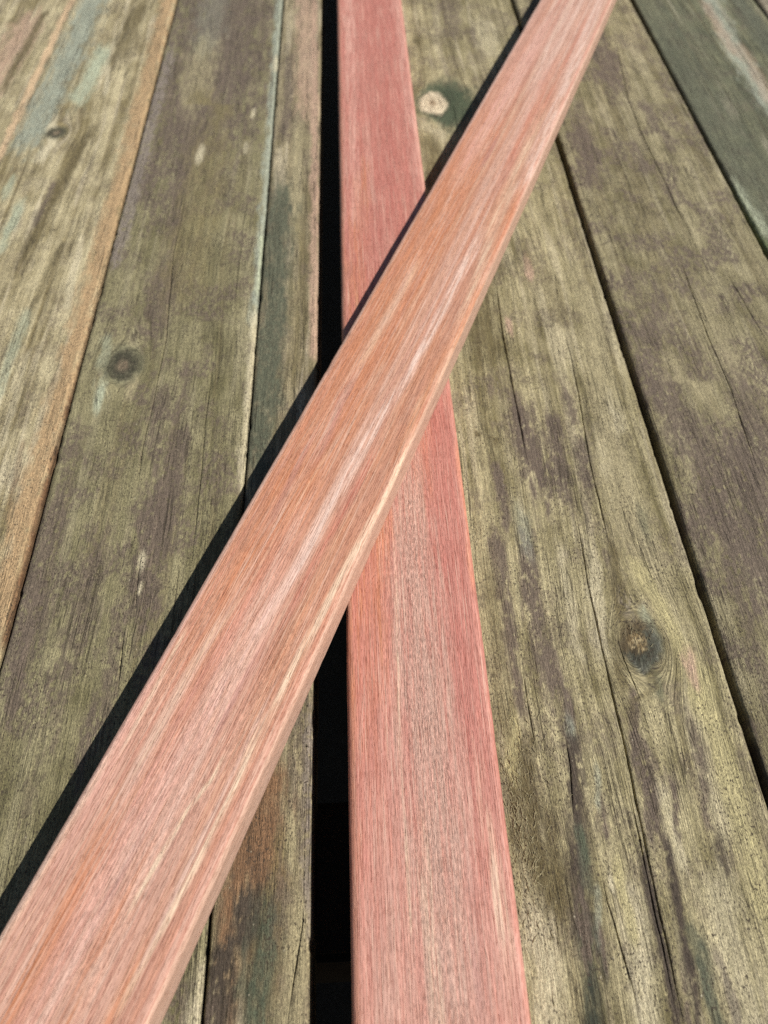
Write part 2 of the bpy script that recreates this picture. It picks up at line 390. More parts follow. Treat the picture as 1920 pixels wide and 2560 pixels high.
def lin(r, g, b):
    c = np.array([r, g, b], np.float64) / 255
    c = np.where(c <= 0.04045, c / 12.92, ((c + 0.055) / 1.055) ** 2.4)
    return c / GAIN

PAL = {k: lin(*v) for k, v in dict(
    orange=(184, 154, 114), orangelight=(212, 182, 144), brown=(122, 90, 62), bluegreen=(160, 164, 144),
    palegreen=(180, 185, 156), pink=(194, 162, 138), cream=(212, 200, 166), olive_dark=(106, 94, 62),
    olive=(130, 118, 80), olive_light=(168, 156, 120), purple=(110, 96, 82), purple_light=(142, 130, 118),
    greengray=(96, 98, 78), rust=(130, 98, 70), mildew=(80, 69, 57), green=(86, 92, 72), greenblack=(62, 66, 52),
    greenbright=(122, 134, 88), yellow=(188, 176, 128)).items()}
SPAL = {k: lin(*v) for k, v in dict(
    white=(246, 212, 194), cream=(250, 220, 188), orange=(210, 138, 98), red=(206, 126, 104), pink=(232, 178, 160),
    mauve=(196, 142, 130), brown=(180, 118, 86), rose=(198, 124, 110), tan=(208, 164, 146), orangepink=(226, 152, 120)).items()}
SPECKLED = ('purple', 'mildew', 'purple_light')

def mix(c, colour, m):
    return c + (colour[None, :] - c) * m[:, None]

def paint(c, x, y, streaks, pal, seed, ragged=0.75, tail=3.0, nx=2.2, ny=8.0, dash=None, boost=1.2):
    for i, (pts, hw, kind, strength) in enumerate(streaks):
        p = np.array(pts, float); p = p[np.argsort(p[:, 1])]
        y0, y1 = p[0, 1], p[-1, 1]
        reach = hw * tail * 1.9
        sel = np.nonzero((y > y0 - reach - 4) & (y < y1 + reach + 4) & (x > p[:, 0].min() - 3 * hw - 4) & (x < p[:, 0].max() + 3 * hw + 4))[0]
        if len(sel) == 0:
            continue
        xs, ys = x[sel], y[sel]
        xc = np.interp(ys, p[:, 1], p[:, 0])
        dx = np.abs(xs - xc) / hw
        dy = np.maximum(np.maximum(y0 - ys, ys - y1), 0) / (hw * tail)
        n = fbm(xs / nx, ys / ny, 3, seed + 7 * i) - 0.5
        d = np.sqrt(dx * dx + dy * dy) + n * 2.0 * ragged
        m = (1 - sstep(0.25, 1.6, d)) * min(1.0, strength * boost)
        if dash is not None:
            m = m * (0.35 + 1.1 * sstep(0.3, 0.7, fbm(xs / dash[0], ys / dash[1], 2, seed + 640)))
            m = np.clip(m, 0, 1)
        if kind in SPECKLED:
            sp = fbm(xs / 0.8, ys / 1.5, 3, seed + 401)
            m = m * sstep(0.3, 0.52, sp + (m - 0.6) * 0.35)
        elif dash is None:
            m = np.clip(m * (0.55 + 0.9 * fbm(xs / 0.9, ys / 2.0, 3, seed + 402)), 0, 1)
        c[sel] = mix(c[sel], pal[kind], m)
    return c

# ------------------------------------------------------------------ mesh helpers
def grid_mesh(name, V, attrs, material, faces=None):
    """V is (rows, cols, 3) in mm, cols run round a closed profile; ends get caps."""
    nr, nc, _ = V.shape
    idx = np.arange(nr * nc).reshape(nr, nc)
    a = idx[:-1]; b = idx[1:]
    q = np.stack([a, np.roll(a, -1, 1), np.roll(b, -1, 1), b], -1).reshape(-1, 4)
    return q

def make_mesh(name, verts, quads, extra, attrs, material):
    used = np.unique(np.concatenate([quads.ravel()] + [np.array(e) for e in extra])) if len(extra) else np.unique(quads.ravel())
    remap = np.full(len(verts), -1, np.int64); remap[used] = np.arange(len(used))
    v = verts[used]; q = remap[quads]; ex = [remap[np.array(e)] for e in extra]
    me = bpy.data.meshes.new(name)
    me.vertices.add(len(v)); me.vertices.foreach_set('co', np.ascontiguousarray(v * MM, np.float32).ravel())
    loops = np.concatenate([q.ravel()] + ex) if ex else q.ravel()
    me.loops.add(len(loops)); me.loops.foreach_set('vertex_index', loops.astype(np.int32))
    counts = np.concatenate([np.full(len(q), 4), np.array([len(e) for e in ex], int)])
    starts = np.concatenate([[0], np.cumsum(counts)[:-1]])
    me.polygons.add(len(counts))
    me.polygons.foreach_set('loop_start', starts.astype(np.int32))
    me.polygons.foreach_set('use_smooth', np.concatenate([np.ones(len(q), bool), np.zeros(len(ex), bool)]))
    me.update(calc_edges=True)
    for an, (typ, arr) in attrs.items():
        at = me.attributes.new(an, typ, 'POINT')
        arr = arr[used]
        if typ == 'FLOAT_COLOR':
            at.data.foreach_set('color', np.ascontiguousarray(np.concatenate([arr, np.ones((len(arr), 1))], 1), np.float32).ravel())
        elif typ == 'FLOAT_VECTOR':
            at.data.foreach_set('vector', np.ascontiguousarray(arr, np.float32).ravel())
        else:
            at.data.foreach_set('value', np.ascontiguousarray(arr, np.float32))
    me.materials.append(material)
    return me

def link(name, me, parent=None):
    o = bpy.data.objects.new(name, me)
    col.objects.link(o)
    o.parent = parent
    return o

# ------------------------------------------------------------------ materials
def nodes_of(name):
    m = bpy.data.materials.new(name); m.use_nodes = True
    t = m.node_tree
    return m, t, t.nodes['Principled BSDF']

def attr(t, name):
    n = t.nodes.new('ShaderNodeAttribute'); n.attribute_name = name
    return n

def noise(t, vec, scale3, detail=3, rough=0.6, dist=0.0):
    mp = t.nodes.new('ShaderNodeVectorMath'); mp.operation = 'MULTIPLY'
    t.links.new(vec, mp.inputs[0]); mp.inputs[1].default_value = scale3
    n = t.nodes.new('ShaderNodeTexNoise'); n.inputs['Scale'].default_value = 1.0
    n.inputs['Detail'].default_value = detail; n.inputs['Roughness'].default_value = rough
    n.inputs['Distortion'].default_value = dist
    t.links.new(mp.outputs[0], n.inputs['Vector'])
    return n.outputs['Fac']

def mrange(t, v, a, b, c, d):
    n = t.nodes.new('ShaderNodeMapRange'); n.interpolation_type = 'SMOOTHSTEP'
    t.links.new(v, n.inputs[0])
    for i, k in enumerate((a, b, c, d)):
        n.inputs[i + 1].default_value = k
    return n.outputs[0]

def mth(t, op, a, b):
    n = t.nodes.new('ShaderNodeMath'); n.operation = op
    for i, k in enumerate((a, b)):
        if isinstance(k, (int, float)):
            n.inputs[i].default_value = k
        else:
            t.links.new(k, n.inputs[i])
    return n.outputs[0]

def scale_col(t, c, f):
    n = t.nodes.new('ShaderNodeVectorMath'); n.operation = 'SCALE'
    t.links.new(c, n.inputs[0]); t.links.new(f, n.inputs['Scale'])
    return n.outputs[0]

def mixc(t, f, a, b):
    n = t.nodes.new('ShaderNodeMix'); n.data_type = 'RGBA'
    t.links.new(f, n.inputs[0]); t.links.new(a, n.inputs[6])
    if isinstance(b, (tuple, list, np.ndarray)):
        n.inputs[7].default_value = (*[float(k) for k in b], 1)
    else:
        t.links.new(b, n.inputs[7])
    return n.outputs[2]

def weathered_wood():
    m, t, p = nodes_of('weathered wood')
    c = attr(t, 'col').outputs['Color']; g = attr(t, 'grain').outputs['Vector']
    fz = attr(t, 'fuzz').outputs['Fac']
    fine = noise(t, g, (2.2, 0.07, 1), 4, 0.65)
    hair = noise(t, g, (5.0, 0.28, 1), 2, 0.6)
    spk = noise(t, g, (1.5, 0.75, 1), 4, 0.75)
    tiny = noise(t, g, (3.4, 1.7, 1), 2, 0.6)
    f = mth(t, 'MULTIPLY', mrange(t, fine, 0.3, 0.7, 0.76, 1.22), mrange(t, hair, 0.3, 0.7, 0.74, 1.26))
    f = mth(t, 'MULTIPLY', f, mrange(t, spk, 0.3, 0.7, 0.78, 1.22))
    f = mth(t, 'MULTIPLY', f, mrange(t, tiny, 0.3, 0.7, 0.74, 1.26))
    c2 = scale_col(t, c, f)
    # thin open grain lines with crevice shade painted into their colour
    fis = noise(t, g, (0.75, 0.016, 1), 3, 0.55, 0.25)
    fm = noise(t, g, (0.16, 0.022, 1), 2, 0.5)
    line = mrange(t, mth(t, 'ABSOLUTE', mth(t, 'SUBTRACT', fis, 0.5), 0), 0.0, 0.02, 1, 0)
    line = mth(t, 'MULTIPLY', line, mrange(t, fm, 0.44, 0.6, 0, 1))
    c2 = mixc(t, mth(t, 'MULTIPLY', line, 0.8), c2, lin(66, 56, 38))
    # dark mould dots in clusters
    pit = noise(t, g, (2.0, 1.0, 1), 2, 0.5)
    pm = noise(t, g, (0.11, 0.05, 1), 3, 0.6)
    dots = mth(t, 'MULTIPLY', mrange(t, pit, 0.565, 0.645, 0, 0.9), mrange(t, pm, 0.40, 0.56, 0.15, 1))
    c2 = mixc(t, dots, c2, lin(72, 60, 48))
    fleck = noise(t, g, (1.0, 0.6, 1), 1, 0.5)
    c2 = mixc(t, mrange(t, fleck, 0.765, 0.80, 0, 0.65), c2, lin(210, 200, 172))
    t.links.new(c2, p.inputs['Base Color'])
    p.inputs['Roughness'].default_value = 0.78
    p.inputs['Specular IOR Level'].default_value = 0.35
    h = mth(t, 'ADD', mth(t, 'MULTIPLY', fine, 0.9), mth(t, 'MULTIPLY', hair, 0.6))
    h = mth(t, 'SUBTRACT', h, mth(t, 'MULTIPLY', line, 0.8))
    h = mth(t, 'ADD', h, mth(t, 'MULTIPLY', mth(t, 'ADD', mth(t, 'MULTIPLY', spk, 0.8), mth(t, 'MULTIPLY', tiny, 0.5)), fz))
    b = t.nodes.new('ShaderNodeBump'); b.inputs['Strength'].default_value = 1.0
    b.inputs['Distance'].default_value = 0.00042
    t.links.new(h, b.inputs['Height']); t.links.new(b.outputs[0], p.inputs['Normal'])
    return m

def fresh_wood():
    m, t, p = nodes_of('planed red wood')
    c = attr(t, 'col').outputs['Color']; g = attr(t, 'grain').outputs['Vector']
    fz = attr(t, 'fuzz').outputs['Fac']
    fine = noise(t, g, (1.5, 0.03, 1), 4, 0.6)
    pore = noise(t, g, (3.4, 0.09, 1), 1, 0.5)
    fib = noise(t, g, (4.6, 0.14, 1), 2, 0.6)
    nap = noise(t, g, (2.6, 0.6, 1), 4, 0.75, 0.5)
    f = mth(t, 'MULTIPLY', mrange(t, fine, 0.3, 0.7, 0.88, 1.1), mrange(t, fib, 0.3, 0.7, 0.88, 1.11))
    nf = mth(t, 'ADD', 1.0, mth(t, 'MULTIPLY', mrange(t, nap, 0.3, 0.7, -0.28, 0.28), fz))
    f = mth(t, 'MULTIPLY', f, nf)
    c2 = scale_col(t, c, f)
    dark = t.nodes.new('ShaderNodeVectorMath'); dark.operation = 'MULTIPLY'
    t.links.new(c2, dark.inputs[0]); dark.inputs[1].default_value = (0.80, 0.66, 0.60)
    c3 = mixc(t, mrange(t, pore, 0.54, 0.64, 0, 0.55), c2, dark.outputs[0])
    dsh = noise(t, g, (3.0, 0.4, 1), 1, 0.5)
    dk2 = t.nodes.new('ShaderNodeVectorMath'); dk2.operation = 'MULTIPLY'
    t.links.new(c3, dk2.inputs[0]); dk2.inputs[1].default_value = (0.70, 0.56, 0.50)
    c3 = mixc(t, mrange(t, dsh, 0.585, 0.66, 0, 0.48), c3, dk2.outputs[0])
    pale = noise(t, g, (2.4, 0.03, 1), 3, 0.55)
    c3 = mixc(t, mrange(t, pale, 0.56, 0.66, 0, 0.4), c3, lin(244, 206, 182))
    t.links.new(c3, p.inputs['Base Color'])
    p.inputs['Roughness'].default_value = 0.55
    p.inputs['Specular IOR Level'].default_value = 0.35
    h = mth(t, 'ADD', mth(t, 'MULTIPLY', mrange(t, pore, 0.5, 0.68, 1, 0), 0.35), mth(t, 'MULTIPLY', fib, 0.25))
    h = mth(t, 'SUBTRACT', h, mth(t, 'MULTIPLY', mrange(t, dsh, 0.57, 0.66, 0, 1), 0.3))
    h = mth(t, 'ADD', h, mth(t, 'MULTIPLY', nap, mth(t, 'MULTIPLY', fz, 1.0)))
    b = t.nodes.new('ShaderNodeBump'); b.inputs['Strength'].default_value = 1.0
    b.inputs['Distance'].default_value = 0.00022
    t.links.new(h, b.inputs['Height']); t.links.new(b.outputs[0], p.inputs['Normal'])
    return m

def plain_noise(name, c1, c2, scale):
    m, t, p = nodes_of(name)
    tc = t.nodes.new('ShaderNodeTexCoord')
    n = noise(t, tc.outputs['Object'], scale, 5, 0.65)
    r = t.nodes.new('ShaderNodeMix'); r.data_type = 'RGBA'
    t.links.new(n, r.inputs[0])
    r.inputs[6].default_value = (*[float(k) for k in c1], 1); r.inputs[7].default_value = (*[float(k) for k in c2], 1)
    t.links.new(r.outputs[2], p.inputs['Base Color']); p.inputs['Roughness'].default_value = 0.95
    b = t.nodes.new('ShaderNodeBump'); b.inputs['Distance'].default_value = 0.004
    t.links.new(n, b.inputs['Height']); t.links.new(b.outputs[0], p.inputs['Normal'])
    return m

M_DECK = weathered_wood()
M_SLAT = fresh_wood()
M_SOIL = plain_noise('damp soil', (0.03, 0.022, 0.014), (0.07, 0.052, 0.034), (60, 60, 60))
M_JOIST = plain_noise('old joist wood', (0.03, 0.018, 0.008), (0.07, 0.045, 0.02), (120, 900, 300))
M_FIBRE = plain_noise('loose wood fibre', lin(170, 156, 112), lin(226, 214, 172), (300, 300, 300))

# ------------------------------------------------------------------ deck
deck = bpy.data.objects.new('wooden_deck', None)
col.objects.link(deck)
deck['kind'] = 'structure'
deck['label'] = 'weathered olive and grey wooden deck boards under the two red slats'

def row_positions():
    ys = [-420.0]
    while ys[-1] < 1900:
        y = ys[-1]
        if y < -60: s = 14.0
        elif y < -40: s = 3.5
        elif y < 170: s = 0.75
        elif y < 620: s = 0.75 + (y - 170) / 450 * 1.7
        elif y < 700: s = 9
        else: s = 60
        ys.append(y + s)
    return np.array(ys)
ROWS = row_positions()
EDGE_R = 1.6
THICK = 22.0

def plank(x0, x1, step, base, seed, stains=(), cracks=(), knots=(), z0=0.0, tilt=0.0, mould=0.5, fuzz=1.0,
          wob=0.25, waves=1.0, grain_slope=0.0, fuzz_zones=(), streak=1.0):
    ys = ROWS; nr = len(ys)
    e0 = x0 + wob * 2 * (fbm(ys / 24, ys * 0 + 3.3, 4, seed + 1) - 0.5) + 0.35 * sstep(0.66, 0.85, fbm(ys / 4, ys * 0 + 5.1, 2, seed + 3))
    e1 = x1 + wob * 2 * (fbm(ys / 24, ys * 0 + 7.7, 4, seed + 2) - 0.5) - 0.35 * sstep(0.66, 0.85, fbm(ys / 4, ys * 0 + 8.1, 2, seed + 4))
    # crack centre lines, ordered across the board
    lines = []
    for k, (w, d, pts) in enumerate(cracks):
        p = np.array(pts, float); p = p[np.argsort(p[:, 1])]
        xc = np.interp(ys, p[:, 1], p[:, 0]) + 0.35 * (fbm(ys / 9, ys * 0 + k, 3, seed + 50 + k) - 0.5)
        L = p[-1, 1] - p[0, 1]
        te = min(18.0, L * 0.3)
        env = sstep(p[0, 1], p[0, 1] + te, ys) * (1 - sstep(p[-1, 1] - te, p[-1, 1], ys))
        n = fbm(ys / 5, ys * 0 + 11 * k, 3, seed + 80 + k)
        ww = np.maximum(w * 1.3 * env * (0.45 + 1.1 * n), 0.012)
        dd = d * np.clip(env * 1.3, 0, 1) * (0.7 + 0.6 * n)
        lines.append([xc, ww, dd])
    lines.sort(key=lambda l: float(np.mean(l[0])))
    for i in range(1, len(lines)):                       # neighbours never cross
        lines[i][0] = np.maximum(lines[i][0], lines[i - 1][0] + 1.2)
    cols, dz = [], []
    cur = e0
    arc = np.array([0, 0.08, 0.25, 0.5, 0.8, 1.15, 1.6])
    for a in arc:
        cols.append(e0 + a); dz.append(np.zeros(nr))
    cur = e0 + arc[-1]
    for xc, ww, dd in lines + [[e1 - arc[-1], None, None]]:
        end = xc if ww is None else xc - ww / 2
        n = max(2, int(round(float(np.mean(end - cur)) / step)))
        for i in range(1, n):
            cols.append(cur + (end - cur) * i / n); dz.append(np.zeros(nr))
        if ww is not None:
            for fx, fz_ in ((-0.5, 0), (-0.32, -0.75), (-0.1, -1), (0.1, -1.0), (0.32, -0.75), (0.5, 0)):
                cols.append(xc + ww * fx); dz.append(dd * fz_)
            cur = xc + ww / 2
    for a in arc[::-1]:
        cols.append(e1 - a); dz.append(np.zeros(nr))
    X = np.stack(cols, 1); DZ = np.stack(dz, 1)
    nc = X.shape[1]
    Y = np.repeat(ys[:, None], nc, 1)
    x = X.ravel().astype(np.float64); y = Y.ravel()
    # grain coordinate: wavy, and flowing round the knots
    gx = x + grain_slope * y + waves * (3.0 * (fbm(x * 0 + 2.2, y / 140, 2, seed + 5) - 0.5) + 2.2 * (fbm(x / 30, y / 70, 2, seed + 6) - 0.5))
    kn = np.full(len(x), 9.0)
    for kx, ky, kr, kind in knots:
        sx, sy = x - kx, (y - ky) / 1.5
        rr = np.maximum(sx * sx + sy * sy, (kr * 0.75) ** 2)
        gx = gx - sx * (kr * 1.15) ** 2 / rr
    t1 = fbm(gx / 1.5, y / 80, 3, seed + 10)
    t2 = fbm(gx / 6.5, y / 110, 3, seed + 11)
    t3 = fbm(x / 8, y / 13, 4, seed + 12)
    dark, light = base
    t4 = fbm(x / 16, y / 11, 4, seed + 9)
    t = np.clip(0.5 + streak * (1.25 * (t1 - 0.5) + 1.2 * (t2 - 0.5)) + 1.0 * (t3 - 0.5) + 0.45 * (t4 - 0.5), 0, 1)
    c = dark[None, :] + (light - dark)[None, :] * t[:, None]
    ring = sstep(0.62, 0.74, fbm(gx / 2.6, y / 160, 2, seed + 13))
    c = mix(c, PAL['olive_dark'], ring * 0.35)
    pl = sstep(0.6, 0.75, fbm(gx / 3.3, y / 60, 3, seed + 16))
    c = mix(c, PAL['cream'], pl * 0.3 * streak ** 2)
    c = c * np.array([1.20, 1.19, 1.30])[None, :]
    if mould > 0:
        mm = sstep(0.47, 0.62, fbm(x / 11, y / 12, 5, seed + 14)) * mould
        sp = fbm(x / 0.8, y / 1.4, 4, seed + 15)
        c = mix(c, PAL['purple'], mm * sstep(0.38, 0.56, sp))
        sp2 = sstep(0.66, 0.76, fbm(x / 0.9, y / 1.5, 2, seed + 18)) * sstep(0.42, 0.6, fbm(x / 14, y / 26, 3, seed + 19))
        c = mix(c, PAL['mildew'], sp2 * 0.7 * mould)
    c = paint(c, x, y, stains, PAL, seed + 100)
    z = 0.16 * (t1 - 0.5) * 2 + 0.10 * (t2 - 0.5) * 2 - 0.12 * ring
    fz = np.full(len(x), fuzz)
    for (zx, zy, rx, ry, amt) in fuzz_zones:
        fz = fz + amt * np.exp(-((x - zx) / rx) ** 2 - ((y - zy) / ry) ** 2)
    z = z + 0.09 * fz * (fbm(x / 0.7, y / 1.6, 3, seed + 17) - 0.5) * 2
    kid = np.full(len(x), -1)
    for i, (kx, ky, kr, kind) in enumerate(knots):
        sx, sy = x - kx, y - ky
        e = 1.55 if kind == 'pale' else (0.95 if kind == 'flat' else 1.35)
        ra = np.hypot(sx, sy / e)
        th = np.arctan2(sy, sx)
        ra = ra * (1 + 0.22 * (fbm(th * 1.6 + 9, ra * 0 + i, 3, seed + 200) - 0.5) * 2) / kr
        ra = ra + 0.22 * (fbm(x / 1.1, y / 1.6, 3, seed + 240) - 0.5)
        nn = fbm(x / 0.6, y / 0.9, 3, seed + 210)
        rings = 0.5 + 0.5 * np.sin(ra * 13 + 3 * nn)
        inside = 1 - sstep(0.78, 1.12, ra)
        if kind == 'pale':
            kc = mix(np.repeat(lin(240, 222, 188)[None, :], len(x), 0), lin(176, 146, 112), (1 - sstep(0.1, 0.4, ra)) * 0.8)
            kc = mix(kc, lin(192, 168, 130), rings * 0.3)
            c = mix(c, lin(74, 86, 62), (1 - sstep(1.1, 2.1, ra - 0.45 * sx / kr + 0.35 * (fbm(x / 2, y / 4, 3, seed + 77) - .5) * 2)) * 0.95)
        elif kind == 'big':
            kc = mix(np.repeat(lin(72, 74, 62)[None, :], len(x), 0), lin(52, 48, 36), sstep(0.45, 0.62, nn))
            kc = mix(kc, lin(116, 118, 106), sstep(0.55, 0.9, ra) * sstep(0.4, 0.6, nn) * 0.8)
            kc = mix(kc, lin(104, 86, 56), sstep(-0.1, 0.5, (sy - sx) / kr * 0.7 + 0.8 * (nn - .5)) * 0.75)
            core = 1 - sstep(0.32, 0.5, np.hypot(sx + 0.12 * kr, (sy - 0.1 * kr) / 1.3) / kr + (nn - .5) * .35)
            kc = mix(kc, lin(140, 118, 80), core * 0.85)
            kc = mix(kc, lin(204, 184, 140), core * 0.8 * sstep(0.52, 0.64, fbm(x / 0.9, y / 0.8, 2, seed + 230)))
            kc = mix(kc, lin(70, 56, 34), core * (1 - sstep(0.32, 0.42, nn)))
            c = mix(c, PAL['olive_dark'], (1 - sstep(1.0, 1.6, ra)) * 0.45)
            z = z + inside * (0.35 * core - 0.3 * sstep(0.4, 0.9, ra) + 0.5 * (nn - 0.5))
        else:
            kc = mix(np.repeat(lin(72, 70, 52)[None, :], len(x), 0), lin(150, 128, 104), (1 - sstep(0.15, 0.55, ra)) * 0.75)
            kc = mix(kc, lin(52, 46, 36), rings * 0.5)
            kc = mix(kc, lin(118, 112, 88), sstep(0.5, 0.68, nn) * 0.6)
            c = mix(c, PAL['green'], (1 - sstep(1.0, 1.5, ra)) * 0.45)
            z = z + inside * 0.3 * (nn - 0.5)
        c = mix(c, kc, inside * 0.92)
        z = z - 0.25 * np.exp(-((ra - 1.0) / 0.07) ** 2) * (fbm(th * 2, ra * 0, 2, seed + 220) > 0.42)
        kid[(ra < 1.04)] = i
    c = c * np.array([1.13, 1.13, 1.14])[None, :]
    # arrises
    d = np.minimum(x - np.repeat(e0[:, None], nc, 1).ravel(), np.repeat(e1[:, None], nc, 1).ravel() - x)
    rr = EDGE_R * (0.75 + 0.6 * fbm(y / 9, y * 0 + 1.5, 3, seed + 40))
    dd = np.clip(rr - d, 0, rr)
    z = z - (rr - np.sqrt(np.maximum(rr * rr - dd * dd, 0)))
    z = z + DZ.ravel() + z0 + tilt * (x - (x0 + x1) / 2) + 0.35 * (fbm(x / 45, y / 130, 2, seed + 41) - 0.5)
    V = np.stack([x, y, z], 1).reshape(nr, nc, 3)
    C = c.reshape(nr, nc, 3)
    G = np.stack([gx, y, np.full(len(x), float(seed))], 1).reshape(nr, nc, 3)
    F = fz.reshape(nr, nc)
    # sides and underside close the board
    right = []; left = []
    for dpt in (3.0, 8.0, THICK):
        r_ = V[:, -1].copy(); r_[:, 2] = z0 - dpt; right.append(r_)
        l_ = V[:, 0].copy(); l_[:, 2] = z0 - dpt; left.append(l_)
    VV = np.concatenate([V, np.stack(right, 1), np.stack(left[::-1], 1)], 1)
    CC = np.concatenate([C, np.repeat(C[:, -1:], 3, 1), np.repeat(C[:, :1], 3, 1)], 1)
    gr = np.repeat(G[:, -1:], 3, 1).copy(); gr[:, :, 0] += np.array([3, 8, 22.])[None, :]
    gl = np.repeat(G[:, :1], 3, 1).copy(); gl[:, :, 0] -= np.array([22., 8, 3])[None, :]
    GG = np.concatenate([G, gr, gl], 1)
    FF = np.concatenate([F, np.repeat(F[:, -1:], 3, 1), np.repeat(F[:, :1], 3, 1)], 1)
    n2 = VV.shape[1]
    idx = np.arange(nr * n2).reshape(nr, n2)
    a, b = idx[:-1], idx[1:]
    q = np.stack([a, np.roll(a, -1, 1), np.roll(b, -1, 1), b], -1).reshape(-1, 4)
    caps = [idx[0][::-1], idx[-1]]
    KK = np.full((nr, n2), -1); KK[:, :nc] = kid.reshape(nr, nc)
    fk = KK.ravel()[q].max(1)
    fk[KK.ravel()[q].min(1) < 0] = -1
    attrs = {'col': ('FLOAT_COLOR', CC.reshape(-1, 3)), 'grain': ('FLOAT_VECTOR', GG.reshape(-1, 3)), 'fuzz': ('FLOAT', FF.ravel())}
    verts = VV.reshape(-1, 3)
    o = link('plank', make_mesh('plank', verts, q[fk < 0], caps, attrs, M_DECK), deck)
    for i in range(len(knots)):
        s = q[fk == i]
        if len(s):
            link('knot', make_mesh('knot', verts, s, [], attrs, M_DECK), o)
    return o

SX = 0.217 / 0.217
pA = plank(-262, -115.4, 0.55, (lin(126, 114, 76), lin(186, 174, 132)), 11, STAINS_A, CRACKS_A, KNOTS_A, z0=0.3, mould=0.3, waves=1.6)
pB = plank(-114.2, -44.9, 0.40, (lin(102, 96, 62), lin(146, 138, 100)), 23, STAINS_B, CRACKS_B, KNOTS_B, mould=0.8, waves=0.8, tilt=0.002, streak=0.5)
pC = plank(-44.2, -19.2, 0.34, (lin(112, 102, 70), lin(160, 148, 112)), 37, STAINS_C, CRACKS_C, [], z0=-0.25, mould=0.5,
           waves=1.2, fuzz_zones=((-32, 20, 10, 14, 0.8),))
pD = plank(-9.0, 104.8, 0.38, (lin(112, 103, 66), lin(174, 163, 121)), 41, STAINS_D, CRACKS_D, KNOTS_D, mould=0.5, waves=1.0, streak=0.8,
           fuzz_zones=((39, 48, 7, 24, 1.6), (78, 10, 40, 40, 0.4)))
pE = plank(107.0, 182.8, 0.42, (lin(106, 98, 64), lin(158, 148, 110)), 59, STAINS_E, CRACKS_E, [], z0=0.15, mould=0.85, waves=0.8, streak=0.6,
           fuzz_zones=((112, 75, 8, 60, 1.2),))
pF = plank(184.6, 263.0, 0.6, (lin(80, 82, 58), lin(122, 121, 88)), 67, STAINS_F, CRACKS_F, [], mould=0.4, waves=0.6)
pG = plank(264.6, 343.0, 1.2, (lin(110, 102, 78), lin(160, 150, 122)), 73, [], [], [], mould=0.6)

plank(-402, -263.4, 2.5, (lin(126, 114, 76), lin(180, 168, 128)), 83, [], [], [], mould=0.4)
plank(344.6, 424.0, 2.5, (lin(110, 102, 70), lin(160, 150, 114)), 89, [], [], [], mould=0.6)

def box_mesh(name, x0, x1, y0, y1, z0, z1, mat, bev=2.0):
    import bmesh
    bm = bmesh.new()
    bmesh.ops.create_cube(bm, size=1.0)
    for v in bm.verts:
        v.co = ((x0 + x1) / 2 + v.co.x * (x1 - x0), (y0 + y1) / 2 + v.co.y * (y1 - y0), (z0 + z1) / 2 + v.co.z * (z1 - z0))
        v.co *= MM
    bmesh.ops.bevel(bm, geom=list(bm.edges), offset=bev * MM, segments=2, affect='EDGES')
    me = bpy.data.meshes.new(name); bm.to_mesh(me); bm.free()
    me.materials.append(mat)
    return me

for y in (22.0, 820.0, 1500.0):
    link('joist', box_mesh('joist', -402, 424, y, y + 42, -22.6 - 70, -22.6, M_JOIST), deck)
for y in (22.0, 820.0, 1500.0):                                   # posts carry the joists
    for x in (-200, 280):
        link('post', box_mesh('post', x, x + 45, y - 1, y + 43, -260, -92.6, M_JOIST), deck)

gme = bpy.data.meshes.new('ground')
N = 60
gx_, gy_ = np.meshgrid(np.linspace(-6000, 6000, N), np.linspace(-6000, 12000, N))
gz_ = -255 + 14 * (fbm(gx_.ravel() / 400, gy_.ravel() / 400, 3, 5) - 0.5)
gv = np.stack([gx_.ravel(), gy_.ravel(), gz_], 1)
gi = np.arange(N * N).reshape(N, N)
gq = np.stack([gi[:-1, :-1], gi[:-1, 1:], gi[1:, 1:], gi[1:, :-1]], -1).reshape(-1, 4)
ground = link('ground', make_mesh('ground', gv, gq, [], {}, M_SOIL))
ground['kind'] = 'structure'

